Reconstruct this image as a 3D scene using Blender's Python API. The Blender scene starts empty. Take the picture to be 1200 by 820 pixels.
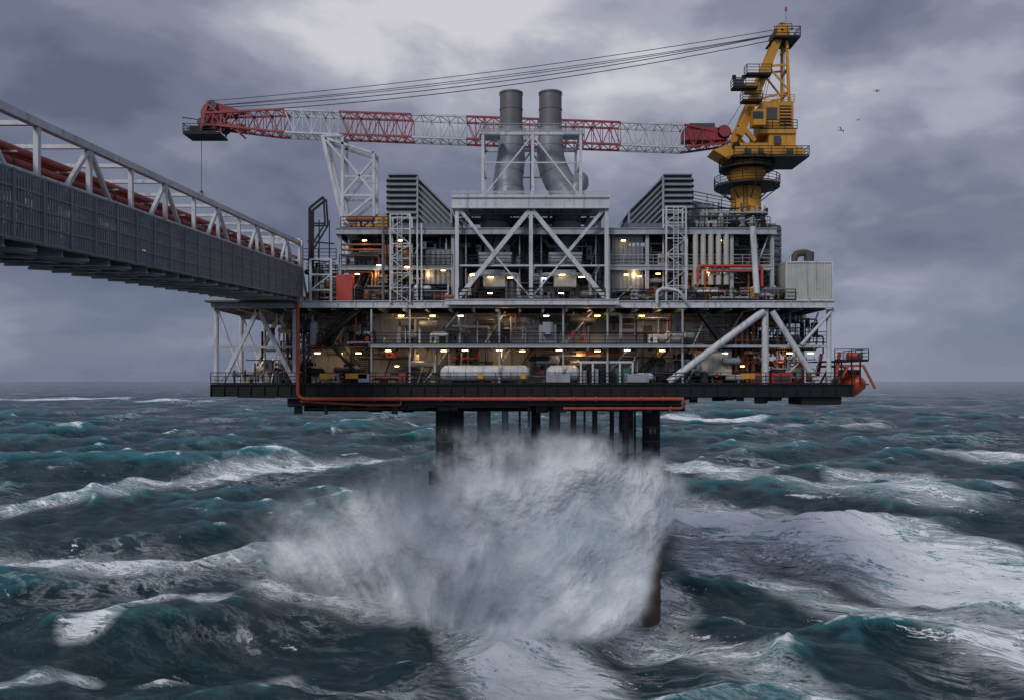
import bpy, math, random
import numpy as np
from mathutils import Vector
R=random.Random(11)
scene=bpy.context.scene
# ------------------------------------------------------------------ helpers
def P(px,py,Y=0.0):
    s=(80+Y)/960.0
    return Vector(((px-600)*s,Y,25+(445-py)*s))
def XX(px,Y=0.0): return (px-600)*(80+Y)/960.0
def ZZ(py,Y=0.0): return 25+(445-py)*(80+Y)/960.0
G={}
cur='oil_platform'
def acc(part,mat):
    return G.setdefault((cur,part,mat),[[],[],[]])
def add(part,mat,vs,fs,smooth=False):
    a=acc(part,mat); o=len(a[0])
    a[0].extend([tuple(v) for v in vs])
    for f in fs:
        a[1].append(tuple(i+o for i in f)); a[2].append(smooth)
def box(part,mat,x0,x1,y0,y1,z0,z1):
    if x0>x1:x0,x1=x1,x0
    vs=[(x,y,z) for z in (z0,z1) for y in (y0,y1) for x in (x0,x1)]
    add(part,mat,vs,[(0,2,3,1),(4,5,7,6),(0,1,5,4),(2,6,7,3),(0,4,6,2),(1,3,7,5)])
def basis(d):
    d=d.normalized()
    up=Vector((0,0,1)) if abs(d.z)<0.95 else Vector((0,1,0))
    u=d.cross(up).normalized(); v=u.cross(d).normalized()
    return u,v
def beam(part,mat,p,q,w,h=None):
    p=Vector(p);q=Vector(q);h=h or w
    if (q-p).length<1e-4:return
    u,v=basis(q-p)
    vs=[]
    for c in (p,q):
        for a,b in((-1,-1),(1,-1),(1,1),(-1,1)): vs.append(c+u*a*w/2+v*b*h/2)
    add(part,mat,vs,[(3,2,1,0),(4,5,6,7),(0,1,5,4),(1,2,6,5),(2,3,7,6),(3,0,4,7)])
def ibeam(part,mat,p,q,w,h,t=0.07):
    p=Vector(p);q=Vector(q);u,v=basis(q-p)
    beam(part,mat,p,q,t,h-2*t-0.004)
    beam(part,mat,p+v*(h-t)/2,q+v*(h-t)/2,w,t)
    beam(part,mat,p-v*(h-t)/2,q-v*(h-t)/2,w,t)
def cyl(part,mat,p,q,r,r2=None,n=10,caps=True):
    p=Vector(p);q=Vector(q);r2=r if r2 is None else r2
    u,v=basis(q-p)
    A=[];B=[]
    for i in range(n):
        a=2*math.pi*i/n; d=u*math.cos(a)+v*math.sin(a)
        A.append(p+d*r);B.append(q+d*r2)
    add(part,mat,A+B,[(i,(i+1)%n,n+(i+1)%n,n+i) for i in range(n)],True)
    if caps:
        add(part,mat,A,[tuple(range(n))[::-1]]); add(part,mat,B,[tuple(range(n))])
def tube(part,mat,pts,r,n=10):
    pts=[Vector(p) for p in pts]
    rs=r if isinstance(r,(list,tuple)) else [r]*len(pts)
    u=None;rings=[]
    for i,p in enumerate(pts):
        d=(pts[min(i+1,len(pts)-1)]-pts[max(i-1,0)]).normalized()
        if u is None: u,_=basis(d)
        u=(u-d*u.dot(d)).normalized(); v=d.cross(u)
        rings.append([p+(u*math.cos(2*math.pi*k/n)+v*math.sin(2*math.pi*k/n))*rs[i] for k in range(n)])
    vs=[v for r_ in rings for v in r_]
    fs=[]
    for i in range(len(pts)-1):
        for k in range(n):
            fs.append((i*n+k,i*n+(k+1)%n,(i+1)*n+(k+1)%n,(i+1)*n+k))
    add(part,mat,vs,fs,True)
    add(part,mat,rings[0],[tuple(range(n))[::-1]]); add(part,mat,rings[-1],[tuple(range(n))])
def fillet(pts,rad,k=5):
    pts=[Vector(p) for p in pts];out=[pts[0]]
    for i in range(1,len(pts)-1):
        a,b,c=pts[i-1],pts[i],pts[i+1]
        r=min(rad,(a-b).length*.49,(c-b).length*.49)
        s=b+(a-b).normalized()*r;e=b+(c-b).normalized()*r
        for j in range(k+1):
            t=j/k; out.append(s*(1-t)**2+b*2*t*(1-t)+e*t*t)
    out.append(pts[-1]);return out
def pipe(part,mat,pts,r,n=8): tube(part,mat,fillet(pts,r*2.5),r,n)
def prism(part,mat,xz,y0,y1):
    n=len(xz)
    vs=[(x,y0,z) for x,z in xz]+[(x,y1,z) for x,z in xz]
    add(part,mat,vs,[tuple(range(n)),tuple(range(n,2*n))[::-1]]+[(i,n+i,n+(i+1)%n,(i+1)%n) for i in range(n)])
def rail(pts,mat='black',part='railing',h=1.1,r=0.032,toe=True,step=1.45):
    pts=[Vector(p) for p in pts]
    for a,b in zip(pts[:-1],pts[1:]):
        L=(b-a).length;n=max(1,int(L/step))
        for i in range(n+1):
            q=a+(b-a)*i/n; beam(part,mat,q,q+Vector((0,0,h)),r*2)
        for f in (0.36,0.7,1.0):
            z=Vector((0,0,h*f)); beam(part,mat,a+z,b+z,r*1.8 if f<1 else r*2.3)
        if toe: beam(part,mat,a+Vector((0,0,.07)),b+Vector((0,0,.07)),.03,.13)
def stairs(p,q,w=0.9,mat='black'):
    p=Vector(p);q=Vector(q);n=max(3,int(abs(q.z-p.z)/0.22))
    for s in(-w/2,w/2):
        o=Vector((0,s,0)); beam('stairs',mat,p+o,q+o,.06,.28)
        beam('stairs',mat,p+o+Vector((0,0,1)),q+o+Vector((0,0,1)),.07)
        beam('stairs',mat,p+o+Vector((0,0,.5)),q+o+Vector((0,0,.5)),.05)
        for i in range(0,n+1,4):
            c=p+(q-p)*i/n+o; beam('stairs',mat,c,c+Vector((0,0,1)),.06)
    for i in range(n+1):
        c=p+(q-p)*i/n; box('stairs',mat,c.x-.13,c.x+.13,c.y-w/2,c.y+w/2,c.z-.02,c.z+.02)
def ladder(x,y,z0,z1,mat='white'):
    for s in(-.22,.22): beam('ladder',mat,(x+s,y,z0),(x+s,y,z1),.06)
    z=z0
    while z<z1: beam('ladder',mat,(x-.22,y,z),(x+.22,y,z),.035); z+=.3
def panel(x0,x1,y,z0,z1,mat,rib=.55,part='wall_panels'):
    box(part,mat,x0,x1,y,y+.15,z0,z1)
    x=x0+rib*.5
    while x<x1-.1:
        box(part,mat,x,x+.12,y-.06,y-.002,z0+.05,z1-.05); x+=rib
def lamp(x,y,z,w=.55,mat=None):
    mat=mat or ('lampcool' if R.random()<.18 else 'lamp')
    box('lamp_tubes',mat,x-w/2,x+w/2,y-.05,y+.05,z-.055,z)
    box('lamp_housings','black',x-w/2-.05,x+w/2+.05,y-.1,y+.1,z+.002,z+.07)
def clutter(x0,x1,y0,y1,z0,z1,n,pal,big=1.0,part='equipment'):
    for i in range(n):
        x=R.uniform(x0,x1);y=R.uniform(y0,y1);k=R.random();m=R.choice(pal);H=z1-z0
        if k<.22:
            r=R.choice([.05,.07,.09,.12,.18])*big; xa=x;xb=min(x1,x+R.uniform(1,7)); z=R.uniform(z0+.3,z1-.2)
            z2=max(z0,z-R.uniform(.5,2.5)) if R.random()<.6 else min(z1,z+R.uniform(.4,2))
            pipe('pipework',m,[(xa,y,z),(xb,y,z),(xb,y,z2)],r)
            for q in (.2,.6): 
                xq=xa+(xb-xa)*q; cyl('pipework',m,(xq-.04,y,z),(xq+.04,y,z),r*1.7)
        elif k<.42:
            r=R.choice([.05,.07,.1,.14])*big; pa=z0 if R.random()<.6 else R.uniform(z0,z0+H*.5)
            pipe('pipework',m,[(x,y,pa),(x,y,R.uniform(pa+H*.4,z1)),],r)
        elif k<.62:
            w=R.uniform(.3,1.2)*big;h=R.uniform(.3,1.5)*big;d=R.uniform(.3,.8)
            zb=z0 if R.random()<.6 else R.uniform(z0,max(z0,z1-h))
            h=min(h,z1-zb)
            box(part,m,x,min(x+w,x1),y,y+d,zb,zb+h)
            box(part,'black',x+w*.2,min(x+w*.5,x1),y-.03,y-.002,zb+h*.3,zb+h*.7)
        elif k<.70:
            r=R.uniform(.25,.55)*big;h=min(H*.8,R.uniform(1,2.4)*big)
            cyl(part,m,(x,y,z0+.2),(x,y,z0+h),r,n=14);cyl(part,m,(x,y,z0+h),(x,y,z0+h+.25),r,r*.4,n=14)
            for q in(.25,.75): cyl(part,m,(x,y,z0+h*q),(x,y,z0+h*q+.07),r*1.08,n=14)
        elif k<.76:
            r=R.uniform(.25,.45)*big;l=R.uniform(1.2,2.6);z=R.uniform(z0+r+.2,max(z0+r+.3,z1-r))
            cyl(part,m,(x,y,z),(x+l,y,z),r,n=14);cyl(part,m,(x-.2,y,z),(x,y,z),r*.5,r,n=14);cyl(part,m,(x+l,y,z),(x+l+.2,y,z),r,r*.5,n=14)
        elif k<.86:
            l=R.uniform(1.5,6);z=R.uniform(z0+H*.4,z1-.1)
            box('cable_trays',R.choice(['galv','black','dark']),x,min(x+l,x1),y,y+.4,z,z+.09)
            xx=x
            while xx<min(x+l,x1): 
                beam('cable_trays','dark',(xx,y+.2,z),(xx,y+.2,z1),.05); xx+=1.3
        elif k<.94:
            xb=min(x1,x+R.uniform(1,3)); beam('secondary_steel',R.choice(['white','galv','black']),(x,y,z0),(xb,y,z1),.12)
        else:
            z=z0+R.uniform(.8,1.3)
            cyl('valves','red',(x,y-.1,z),(x,y-.06,z),.2,n=12);cyl('valves',m,(x,y-.1,z),(x,y+.3,z),.08)
# ------------------------------------------------------------------ levels
L0=24.6;L1=28.45;L2=32.7;L3=39.9
DY=32
XL=XX(247);XR=XX(978)
# ======== PLATFORM
box('lower_deck','black',XL,XX(1000),.15,DY,L0-.25,L0)
ibeam('lower_deck','black',(XL,0,L0-.62),(XX(1000),0,L0-.62),.4,1.2)
x=XL
while x<XX(1000):
    box('lower_deck','black',x,x+.06,-.19,.19,L0-1.15,L0-.08); x+=1.3
for yy in (8,16,24,DY): ibeam('lower_deck','black',(XL,yy,L0-.88),(XX(1000),yy,L0-.88),.4,1.2)
x=XL+.2
while x<XX(1000):
    ibeam('lower_deck','dark',(x,.25,L0-.62),(x,DY-.2,L0-.62),.25,.7); x+=2.4
sx0,sx1=XX(335),XX(800)
box('cellar_deck','black',sx0,sx1,.8,28,22.95,23.12)
ibeam('cellar_deck','black',(sx0,.6,22.85),(sx1,.6,22.85),.35,.75)
x=sx0
while x<sx1: 
    ibeam('cellar_deck','dark',(x,1,22.6),(x,28,22.6),.25,.55); x+=2.9
for yy in (7,27): ibeam('cellar_deck','black',(sx0,yy,22.2),(sx1,yy,22.2),.5,1.0)
for i in range(60):
    xx=R.uniform(sx0,XX(990));yy=R.uniform(1,10);h=R.uniform(.2,.9);z=22.4 if xx<sx1 else 23.4
    box('underdeck_fittings',R.choice(['black','dark','dark']),xx,xx+R.uniform(.2,1.6),yy,yy+.5,z-h,z)
pipe('fire_main','orange',[P(349,346,-.4),P(349,462,-.4),P(354,467,-.4),P(800,467,-.4)],.17,10)
pipe('fire_main','orange',[P(440,472,1),P(540,472,1),P(540,464,1)],.12)
pipe('fire_main','orange',[P(660,478,.3),P(800,478,.3),P(803,468,.3)],.15)
pipe('fire_main','orange',[P(352,470,.2),P(430,474,.2),P(470,474,.2),P(470,466,.2)],.11)
for q in range(360,800,26): cyl('fire_main','orange',P(q,467,-.4),P(q+1.5,467,-.4),.24)
pipe('drain_pipes','dark',[P(470,475,2),P(620,475,2),P(620,500,2)],.15)
pipe('drain_pipes','dark',[P(360,478,3),P(500,478,3),P(500,470,3)],.12)
for q in (400,450,500,560,600,640,690,740,780):
    beam('underdeck_fittings','black',P(q,463,-.3),P(q,470,-.3),.08)
box('underdeck_fittings','black',XX(940),XX(985),.2,4,ZZ(474),ZZ(463)-.05)
# L2 main deck
box('main_deck','white',XL,XR,.1,DY,L2-.2,L2)
ibeam('main_deck','white',(XL,0,L2-.35),(XR,0,L2-.35),.35,.7)
x=XL+.5
while x<XR:
    box('main_deck','white',x,x+.05,-.16,.16,L2-.62,L2-.08);x+=1.7
x=XL+.3
while x<XR:
    ibeam('main_deck','greyw',(x,.2,L2-.55),(x,DY,L2-.55),.25,.65);x+=2.3
for yy in (8,16,24,DY): ibeam('main_deck','greyw',(XL,yy,L2-.75),(XR,yy,L2-.75),.35,1.0)
box('main_deck','dark',XX(245),XX(350),-1.2,-.2,L2-.25,L2-.08)
# L1 walkway
wx0,wx1=XX(435),XX(800)
box('walkway','greyw',wx0,wx1,-.3,3.6,L1-.18,L1)
ibeam('walkway','greyw',(wx0,-.42,L1-.17),(wx1,-.42,L1-.17),.2,.34)
box('walkway','dark',XX(352),wx0-.01,2.0,30,L1-.3,L1-.12)
box('walkway','dark',wx0,XX(880),3.62,30,L1-.3,L1-.12)
x=wx0+.5
while x<wx1: ibeam('walkway','dark',(x,-.2,L1-.35),(x,3.6,L1-.35),.15,.3);x+=1.6
rail([(wx0,-.4,L1),(wx1,-.4,L1)])
rail([(wx0,-.4,L1),(wx0,2,L1)])
rail([(XL,-.05,L0+.02),(XX(985),-.05,L0+.02)])
rail([P(360,404,2),P(433,404,2)])
rail([P(800,404,3),P(880,404,3)])
for a,b in ((375,392),(405,430),(560,566),(868,884),(610,616)):
    box('barrier_panels','yellow',XX(a),XX(b),-.16,-.1,L0+.55,L0+1.05)
for a,b in ((420,433),(640,668),(735,760)):
    box('barrier_panels','galv',XX(a),XX(b),-.16,-.1,L0+.2,L0+1.0)
for px in (251,345,530,770,899,974):
    for yy in (.6,8,16,24,31):
        if px in(530,770) and yy<1: continue
        cyl('deck_columns','white',(XX(px),yy,L0),(XX(px),yy,L2-.8),.34 if px not in(251,974) else .24,n=14)
for px in (435,480,585,660,712,800):
    beam('deck_columns','greyw',(XX(px),.1,L0),(XX(px),.1,L1-.4),.16); beam('deck_columns','greyw',(XX(px),.1,L1),(XX(px),.1,L2-.8),.16)
for yy in (.6,8,16,24):
    z0=L0+.1;z1=L2-.8
    beam('bracing','white',(XX(258),yy,z0),(XX(300),yy,z1),.38)
    beam('bracing','white',(XX(300),yy,z1),(XX(344),yy,z0),.38)
    if yy<10:beam('bracing','white',(XX(252),yy,z1),(XX(284),yy,z0),.2)
    beam('bracing','greyw',(XL,yy,L0+3.6),(XX(345),yy,L0+3.6),.22)
for yy in (.3,16,30):
    cyl('bracing','white',(XX(896),yy,L2-1),(XX(784),yy,L0+.2),.36,n=14)
    cyl('bracing','white',(XX(906),yy,L2-1),(XX(958),yy,L0+.2),.3,n=14)
    cyl('bracing','white',(XX(978),yy,L2-.8),(XX(940),yy,L0+3.8),.16)
    beam('bracing','greyw',(XX(800),yy+.3,L0+3.7),(XX(975),yy+.3,L0+3.7),.25)
def wallrow(px0,px1,y,z0,z1,pal,wmin=2,wmax=6):
    x=XX(px0);xe=XX(px1)
    while x<xe:
        w=min(R.uniform(wmin,wmax),xe-x); m=R.choice(pal); off=R.uniform(0,.7)
        panel(x,x+w-.02,y+off,z0,z1,m,R.choice([.4,.6,.9]))
        r=R.random()
        if r<.4 and w>1.6:
            box('doors',R.choice(['dark','grey','black','beige2']),x+.5,x+1.4,y+off-.1,y+off-.062,z0+.05,z0+2.1)
        elif r<.6 and w>1.6:
            box('louvres','dark',x+.4,x+w-.5,y+off-.1,y+off-.065,z0+1.2,z1-.5)
            zz=z0+1.3
            while zz<z1-.5: box('louvres','grey',x+.4,x+w-.5,y+off-.16,y+off-.102,zz,zz+.07);zz+=.2
        x+=w
wallrow(352,880,4.2,L0,L1-.3,['beige','beige','greyw','greyw','grey','dark'])
wallrow(352,880,4.0,L1,L2-.9,['beige','greyw','beige','greyw','grey','beige2'])
box('inner_modules','dark',XX(360),XX(860),6,30,L0,L1-.35)
box('inner_modules','dark',XX(360),XX(860),6,30,L1,L2-1.3)
pal=['galv','greyw','dark','black','beige2','dark','grey','orangebrown','black','red']
clutter(XX(352),XX(800),1.2,3.6,L0,L1-.4,140,pal,.9)
clutter(XX(440),XX(795),1.6,3.6,L1,L2-.9,85,['galv','greyw','dark','beige','grey','white','black','orangebrown'],.8)
clutter(XX(352),XX(432),1.2,3.8,L1-.2,L2-.9,50,pal)
clutter(XX(262),XX(348),1.5,9,L0,L0+2.6,75,['black','dark','galv','dark','grey','black','orangebrown','beige2'],.8)
clutter(XX(300),XX(348),2,9,L0,L2-1,70,['black','dark','black','dark','grey','beige2'],.8)
clutter(XX(800),XX(972),1.5,9,L0,L0+2.8,110,['black','dark','galv','grey','orangebrown','greyw','red','orangebrown'],.9)
clutter(XX(800),XX(972),1.5,12,L0+3,L2-.9,120,['black','dark','galv','orangebrown','greyw','orangebrown','dark'],.9)
clutter(XX(800),XX(960),9,24,L0,L2-.9,60,['black','dark','grey','dark'],1.6)
clutter(XX(270),XX(345),12,26,L0,L0+3.5,25,['black','dark','grey','dark'],1.2)
box('walkway','dark',XX(805),XX(970),1.5,28,L0+3.55,L0+3.65)
rail([P(805,402,1.4),P(972,402,1.4)],'black')
panel(XX(820),XX(864),2,L0+.9,L0+3.4,'cream',.5,'cabin_walls');box('cabin_walls','cream',XX(820),XX(864),2.2,5,L0+.9,L0+3.4)
for px in (880,886,893,872): pipe('risers','orangebrown',[(XX(px),3,L0),(XX(px),3,L2-1)],.16)
for px in(930,938,946,953): pipe('risers','white',[(XX(px),5,L0),(XX(px),5,L2-1)],.1)
for a,b in((885,905),(908,931),(576,586),(466,474)): 
    box('equipment','red',XX(a),XX(b),.8,1.8,L0+.05,L0+1.1); box('equipment','dark',XX(a)+.2,XX(b)-.2,.74,.79,L0+.3,L0+.8)
for a,b,r in((516,621,.8),(640,679,.8),(742,766,.45)):
    z=L0+r+.25
    xa,xb=XX(a,1.2),XX(b,1.2)
    tube('white_tank','white',[(xa,1.2,z),(xa+.1,1.2,z),(xa+.45,1.2,z),(xb-.45,1.2,z),(xb-.1,1.2,z),(xb,1.2,z)],[.1,r*.6,r,r,r*.6,.1],20)
    q=xa+.8
    while q<xb-.5: cyl('white_tank','greyw',(q,1.2,z),(q+.07,1.2,z),r*1.04,n=20);q+=1.7
    for q in(xa+1,xb-1): box('white_tank','dark',q-.15,q+.15,.7,1.7,L0,z-r*.8)
for px in (681,695,712,727,742): beam('pipe_rack','white',(XX(px),.4,L0),(XX(px),.4,ZZ(424)),.16)
beam('pipe_rack','white',(XX(681),.4,ZZ(424)),(XX(742),.4,ZZ(424)),.2)
for i in range(8): box('pipe_rack',R.choice(['dark','black','galv']),XX(684+i*7),XX(688+i*7),.6,1.4,L0,L0+R.uniform(.8,1.7))
box('equipment','green',XX(722),XX(740),.8,1.6,L0,L0+1.6)
box('equipment','galv',XX(632),XX(652),.3,1.2,L1+.05,L1+1.9);cyl('equipment','galv',P(642,392,0),P(642,378,0),.5,n=16)
cyl('equipment','red',P(672,396,.5),P(672,388,.5),.2)
stairs(P(372,405,.8),P(428,360,.8)); stairs(P(430,450,1.2),P(392,408,1.2)); 
stairs((XX(750),1.5,L0),(XX(790),1.5,L1))
stairs(P(845,402,.9),P(815,360,.9))
for px in (455,520,545,585,612,655,700,735,776): lamp(XX(px,1),1,L1-.55+R.uniform(-.1,.05))
for px in (470,507,540,575,640,700,752): lamp(XX(px,2.5),2.5,L2-1.25)
for px in (372,398,420,820,850,880,925,950): lamp(XX(px,2),2,L0+3.1)
for px in (465,500,600,870): lamp(XX(px,1.5),1.5,L0+1.8,.4)
# ======== main level (L2 -> L3)
MZ=36.2
for px in (396,457,530,714,760,806,860,908):
    for yy in (.9,7,16,30): beam('module_frame','greyw' if px not in(457,806) else 'white',(XX(px),yy,L2),(XX(px),yy,L3-.4),.34)
box('upper_deck','greyw',XX(392),XX(912),.6,31,L3-.12,L3)
ibeam('upper_deck','greyw',(XX(392),.5,L3-.32),(XX(912),.5,L3-.32),.3,.62)
x=XX(393)
while x<XX(912): ibeam('upper_deck','dark',(x,.7,L3-.4),(x,6,L3-.4),.2,.5); x+=2
for a,b in((396,530),(714,908)):
    ibeam('module_frame','greyw',(XX(a),.8,MZ-.2),(XX(b),.8,MZ-.2),.25,.4)
    box('mezzanine','dark',XX(a),XX(b),1.2,6,MZ-.1,MZ-.02)
    rail([(XX(a),.75,MZ),(XX(b),.75,MZ)],R.choice(['black','galv']))
wallrow(396,530,6,L2,MZ-.1,['dark','grey','beige2','grey','orangebrown'])
wallrow(396,530,6,MZ,L3-.2,['grey','beige2','greyd','grey'])
wallrow(530,714,7,L2,L3-.2,['greyd','grey','grey','greyd'],2,4)
wallrow(714,908,5.5,L2,MZ-.1,['grey','beige','greyw','greyd','beige2'])
wallrow(714,908,5.5,MZ,L3-.2,['beige','beige','greyw','grey'])
box('module_block','grey',XX(400),XX(904),8,30,L2,L3-.14)
for q in range(12): panel(XX(404)+q*3.5,XX(404)+q*3.5+3.3,30.2,L2,L3-.2,'grey')
pal2=['galv','greyw','dark','black','beige2','grey','orangebrown','white','galv']
clutter(XX(398),XX(528),1.4,5.6,L2,MZ-.3,120,pal2,.85)
clutter(XX(398),XX(528),1.0,5.6,MZ,L3-.5,110,pal2+['orangebrown'],.85)
clutter(XX(536),XX(708),2,6.5,L2,MZ+.3,90,['galv','dark','black','grey','greyd','beige2','greyw'])
clutter(XX(536),XX(708),3,6.5,MZ,L3+.5,55,['galv','dark','greyw','grey','greyd','galv'])
clutter(XX(716),XX(906),1.4,5.2,L2,MZ-.3,120,pal2,.85)
clutter(XX(716),XX(906),1.0,5.2,MZ,L3-.5,110,pal2+['beige','beige'],.85)
for i,py in enumerate((287,293,300,313,319)): pipe('pipework','orangebrown',[P(398,py,1),P(452-i*4,py,1),P(452-i*4,py+22,1)],.11)
for px in (815,824,833,842,851): 
    cyl('ducts','beige',P(px,334,.6),P(px,275,.6),.27,n=12)
pipe('pipework','red',[P(818,330,.2),P(818,312,.2),P(893,312,.2),P(893,336,.2)],.15)
pipe('pipework','red',[P(826,336,.1),P(826,318,.1),P(886,318,.1)],.11)
box('generator_module','grey',XX(719),XX(756),1.2,5,L2+1.0,ZZ(273))
for q in range(7): box('generator_module','greyd',XX(721+q*5),XX(723+q*5),1.12,1.19,L2+1.2,ZZ(276))
box('generator_module','greyd',XX(497),XX(528),1.2,5,ZZ(335),ZZ(290))
for q in range(5): box('generator_module','grey',XX(499+q*6),XX(502+q*6),1.12,1.19,ZZ(333),ZZ(292))
box('fire_locker','red',XX(394),XX(413),.0,1.2,L2+.05,ZZ(322))
for px in(364,388): beam('landing_frame','white',P(px,355,0),P(px,304,0),.22)
for py in(304,322,340): beam('landing_frame','white',P(364,py,0),P(388,py,0),.16)
beam('landing_frame','white',P(364,340,0),P(388,322,0),.12)
clutter(XX(352),XX(394),.8,5,L2,L2+4,65,['black','dark','galv','white','orangebrown','greyw'],.9)
for dy in(0,1.2):
    V=Vector((0,dy,0))
    beam('davit','black',P(363,350,.5)+V,P(363,244,.5)+V,.24)
    beam('davit','black',P(363,244,.5)+V,P(379,231,.5)+V,.2)
    beam('davit','black',P(379,231,.5)+V,P(381,262,.5)+V,.16)
    beam('davit','black',P(363,262,.5)+V,P(381,262,.5)+V,.14)
    beam('davit','black',P(364,290,.5)+V,P(381,262,.5)+V,.14)
for py in (283,305): beam('davit','black',P(360,py,.5),P(392,py+3,.5),.12)
for px in (374,386): beam('davit','black',P(px,258,.7),P(px,350,.7),.1)
rail([P(352,305,.6),P(394,305,.6)],'black')
def ltower(pa,pb,pt,pbot,y=-.3,mat='white'):
    for yy in (y,y+1.6):
        for px in (pa,pb): beam('ladder_tower',mat,P(px,pbot,0)+Vector((0,yy,0)),P(px,pt,0)+Vector((0,yy,0)),.15)
        n=6
        for i in range(n):
            a=pbot+(pt-pbot)*i/n;b=pbot+(pt-pbot)*(i+1)/n
            beam('ladder_tower',mat,P(pa,b,0)+Vector((0,yy,0)),P(pb,b,0)+Vector((0,yy,0)),.1)
            if yy==y:
                c,d=(pa,pb) if i%2 else (pb,pa)
                beam('ladder_tower',mat,P(c,a,0)+Vector((0,yy,0)),P(d,b,0)+Vector((0,yy,0)),.08)
ltower(458,481,252,355); ltower(780,803,243,354); ladder(XX(469),-.45,L2,ZZ(252)); ladder(XX(791),-.45,L2,ZZ(243))
for px in (489,494): beam('ladder_tower','white',P(px,352,0),P(px,262,0),.14)
cyl('piles','greyd',P(449,352,0),P(449,255,0),.14)
rail([(XX(716),-.05,L2+.02),(XX(932),-.05,L2+.02)]); rail([(XX(415),-.05,L2+.02),(XX(516),-.05,L2+.02)])
rail([(XL,-.05,L2+.02),(XX(345),-.05,L2+.02)],'black')
rail([(XX(397),.7,L3+.02),(XX(455),.7,L3+.02)]); rail([(XX(808),.7,L3+.02),(XX(905),.7,L3+.02)])
for px in (420,445,478,520,733,748,770,826,848,870): lamp(XX(px,1),.4,L2+2.6+R.uniform(-.5,1),.4)
for px in (428,470,730,842): lamp(XX(px,1),.6,MZ+2.5,.4)
clutter(XX(716),XX(925),.2,1.0,L2,L2+1.5,60,['galv','black','grey','white','orangebrown','greyw','yellow'],.7)
clutter(XX(415),XX(525),.2,1.0,L2,L2+1.7,50,['galv','black','grey','white','orangebrown','dark'],.7)
clutter(XX(255),XX(345),3,20,L2,L2+1.2,40,['galv','black','grey','dark'],.9)
pipe('pipework','white',[P(770,356,-.5),P(770,341,-.5),P(778,338,-.5),P(796,341,-.5),P(806,356,-.5)],.16)
# ======== central white frame
def cf(a,b,w,h=None,y=-.5,m='white'): beam('turbine_frame',m,P(a[0],a[1],0)+Vector((0,y,0)),P(b[0],b[1],0)+Vector((0,y,0)),w,h)
slabT=ZZ(233)
for y in (-.5,6):
    for px in (536,622,710): cf((px,352),(px,246),.36,y=y)
    cf((622,246),(538,350),.42,y=y+.02); cf((622,246),(708,350),.42,y=y+.02)
    cf((540,248),(580,298),.3,y=y+.05);cf((706,248),(664,298),.3,y=y+.05)
    cf((579,299),(622,350),.14,y=y+.05);cf((665,299),(622,350),.14,y=y+.05)
for px in (545,609,635,700): cf((px,352),(px,250),.12,y=1.5,m='greyw')
cf((536,312),(710,312),.16,y=-.35)
for y in(-.8,3,8.4): ibeam('turbine_frame','white',(XX(530),y,ZZ(240)),(XX(713),y,ZZ(240)),.4,1.1 if y<0 else .7)
x=XX(531)
for i in range(12):
    ibeam('turbine_frame','greyw',(x,-.6,ZZ(241)),(x,8.4,ZZ(241)),.18,.5); x+=(XX(712)-XX(531))/11
box('turbine_frame','greyw',XX(531),XX(712),-.7,8.6,slabT-.06,slabT+.02)
rail([(XX(530),-.8,slabT+.02),(XX(713),-.8,slabT+.02)],'white',h=.5,part='top_rail')
ibeam('turbine_frame','white',(XX(522),-.8,ZZ(355)),(XX(724),-.8,ZZ(355)),.3,.55)
box('turbine_frame','greyw',XX(522),XX(724),-.7,.0,ZZ(354),ZZ(353))
rail([(XX(538),-.75,ZZ(352)),(XX(708),-.75,ZZ(352))])
for s in(-1,1):
    c=622+s*42
    cyl('exhaust_ducts','galv',P(c,300,5),P(c,240,5),1.5,n=20)
    for py in (262,280,298): cyl('exhaust_ducts','greyd',P(c,py,5),P(c,py-2,5),1.57,n=20)
    box('exhaust_ducts','galv',XX(c-20),XX(c+20),1.5,4.5,ZZ(307),ZZ(293))
    box('exhaust_ducts','galv',XX(c-14),XX(c+12),.8,3.5,ZZ(335),ZZ(315))
    pipe('exhaust_ducts','greyw',[P(c-30,346,.8),P(c-30,322,.8),P(c+28,322,.8),P(c+28,346,.8)],.2)
    for q in (-26,-5,18): lamp(XX(c+q),.4,ZZ(324+R.uniform(-3,3)),.55)
    lamp(XX(c-6),.5,ZZ(343),.45)
    box('mezzanine','dark',XX(c-36),XX(c+36),1,6,ZZ(312),ZZ(311))
    rail([(XX(c-38),.9,ZZ(311)),(XX(c+38),.9,ZZ(311))],'black')
# ======== top deck
clutter(XX(398),XX(455),2,8,L3,L3+1.8,55,['galv','yellow','dark','greyw','black','orangebrown'],.8)
box('equipment','yellow',XX(440),XX(452),1,2,L3+.1,ZZ(250))
for a,b,t,m in((812,838,238,'grey'),(838,862,247,'greyd'),(862,893,252,'dark'),(893,910,262,'grey')):
    panel(XX(a,4),XX(b,4)-.05,4,L3,ZZ(t,4),m,.4); box('roof_modules',m,XX(a,4),XX(b,4)-.05,4.2,12,L3,ZZ(t,4))
clutter(XX(810),XX(905),1.2,3.8,L3,L3+2.2,70,['galv','beige','dark','greyw','black','white'],.8)
rail([P(812,237,4),P(862,247,4)])
for px in range(815,905,9): cyl('vents',R.choice(['greyw','galv','dark']),(XX(px,3),3,L3),(XX(px,3),3,L3+R.uniform(1.2,3.2)),.09)
clutter(XX(535),XX(708),8.8,14,L3,slabT+.5,40,['galv','greyd','dark'],1.4)
for k in range(14): cyl('drum_tank','greyd',P(902,350-k*6,4),P(902,346-k*6,4),1.15,n=24); cyl('drum_tank','dark',P(902,346-k*6,4),P(902,344-k*6,4),1.07,n=24)
cyl('module_frame','white',P(887,344,-.1),P(882,266,-.1),.3,n=12)
clutter(XX(912),XX(930),2,6,L2,L2+4,14,['galv','dark','white'],.8)
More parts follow.
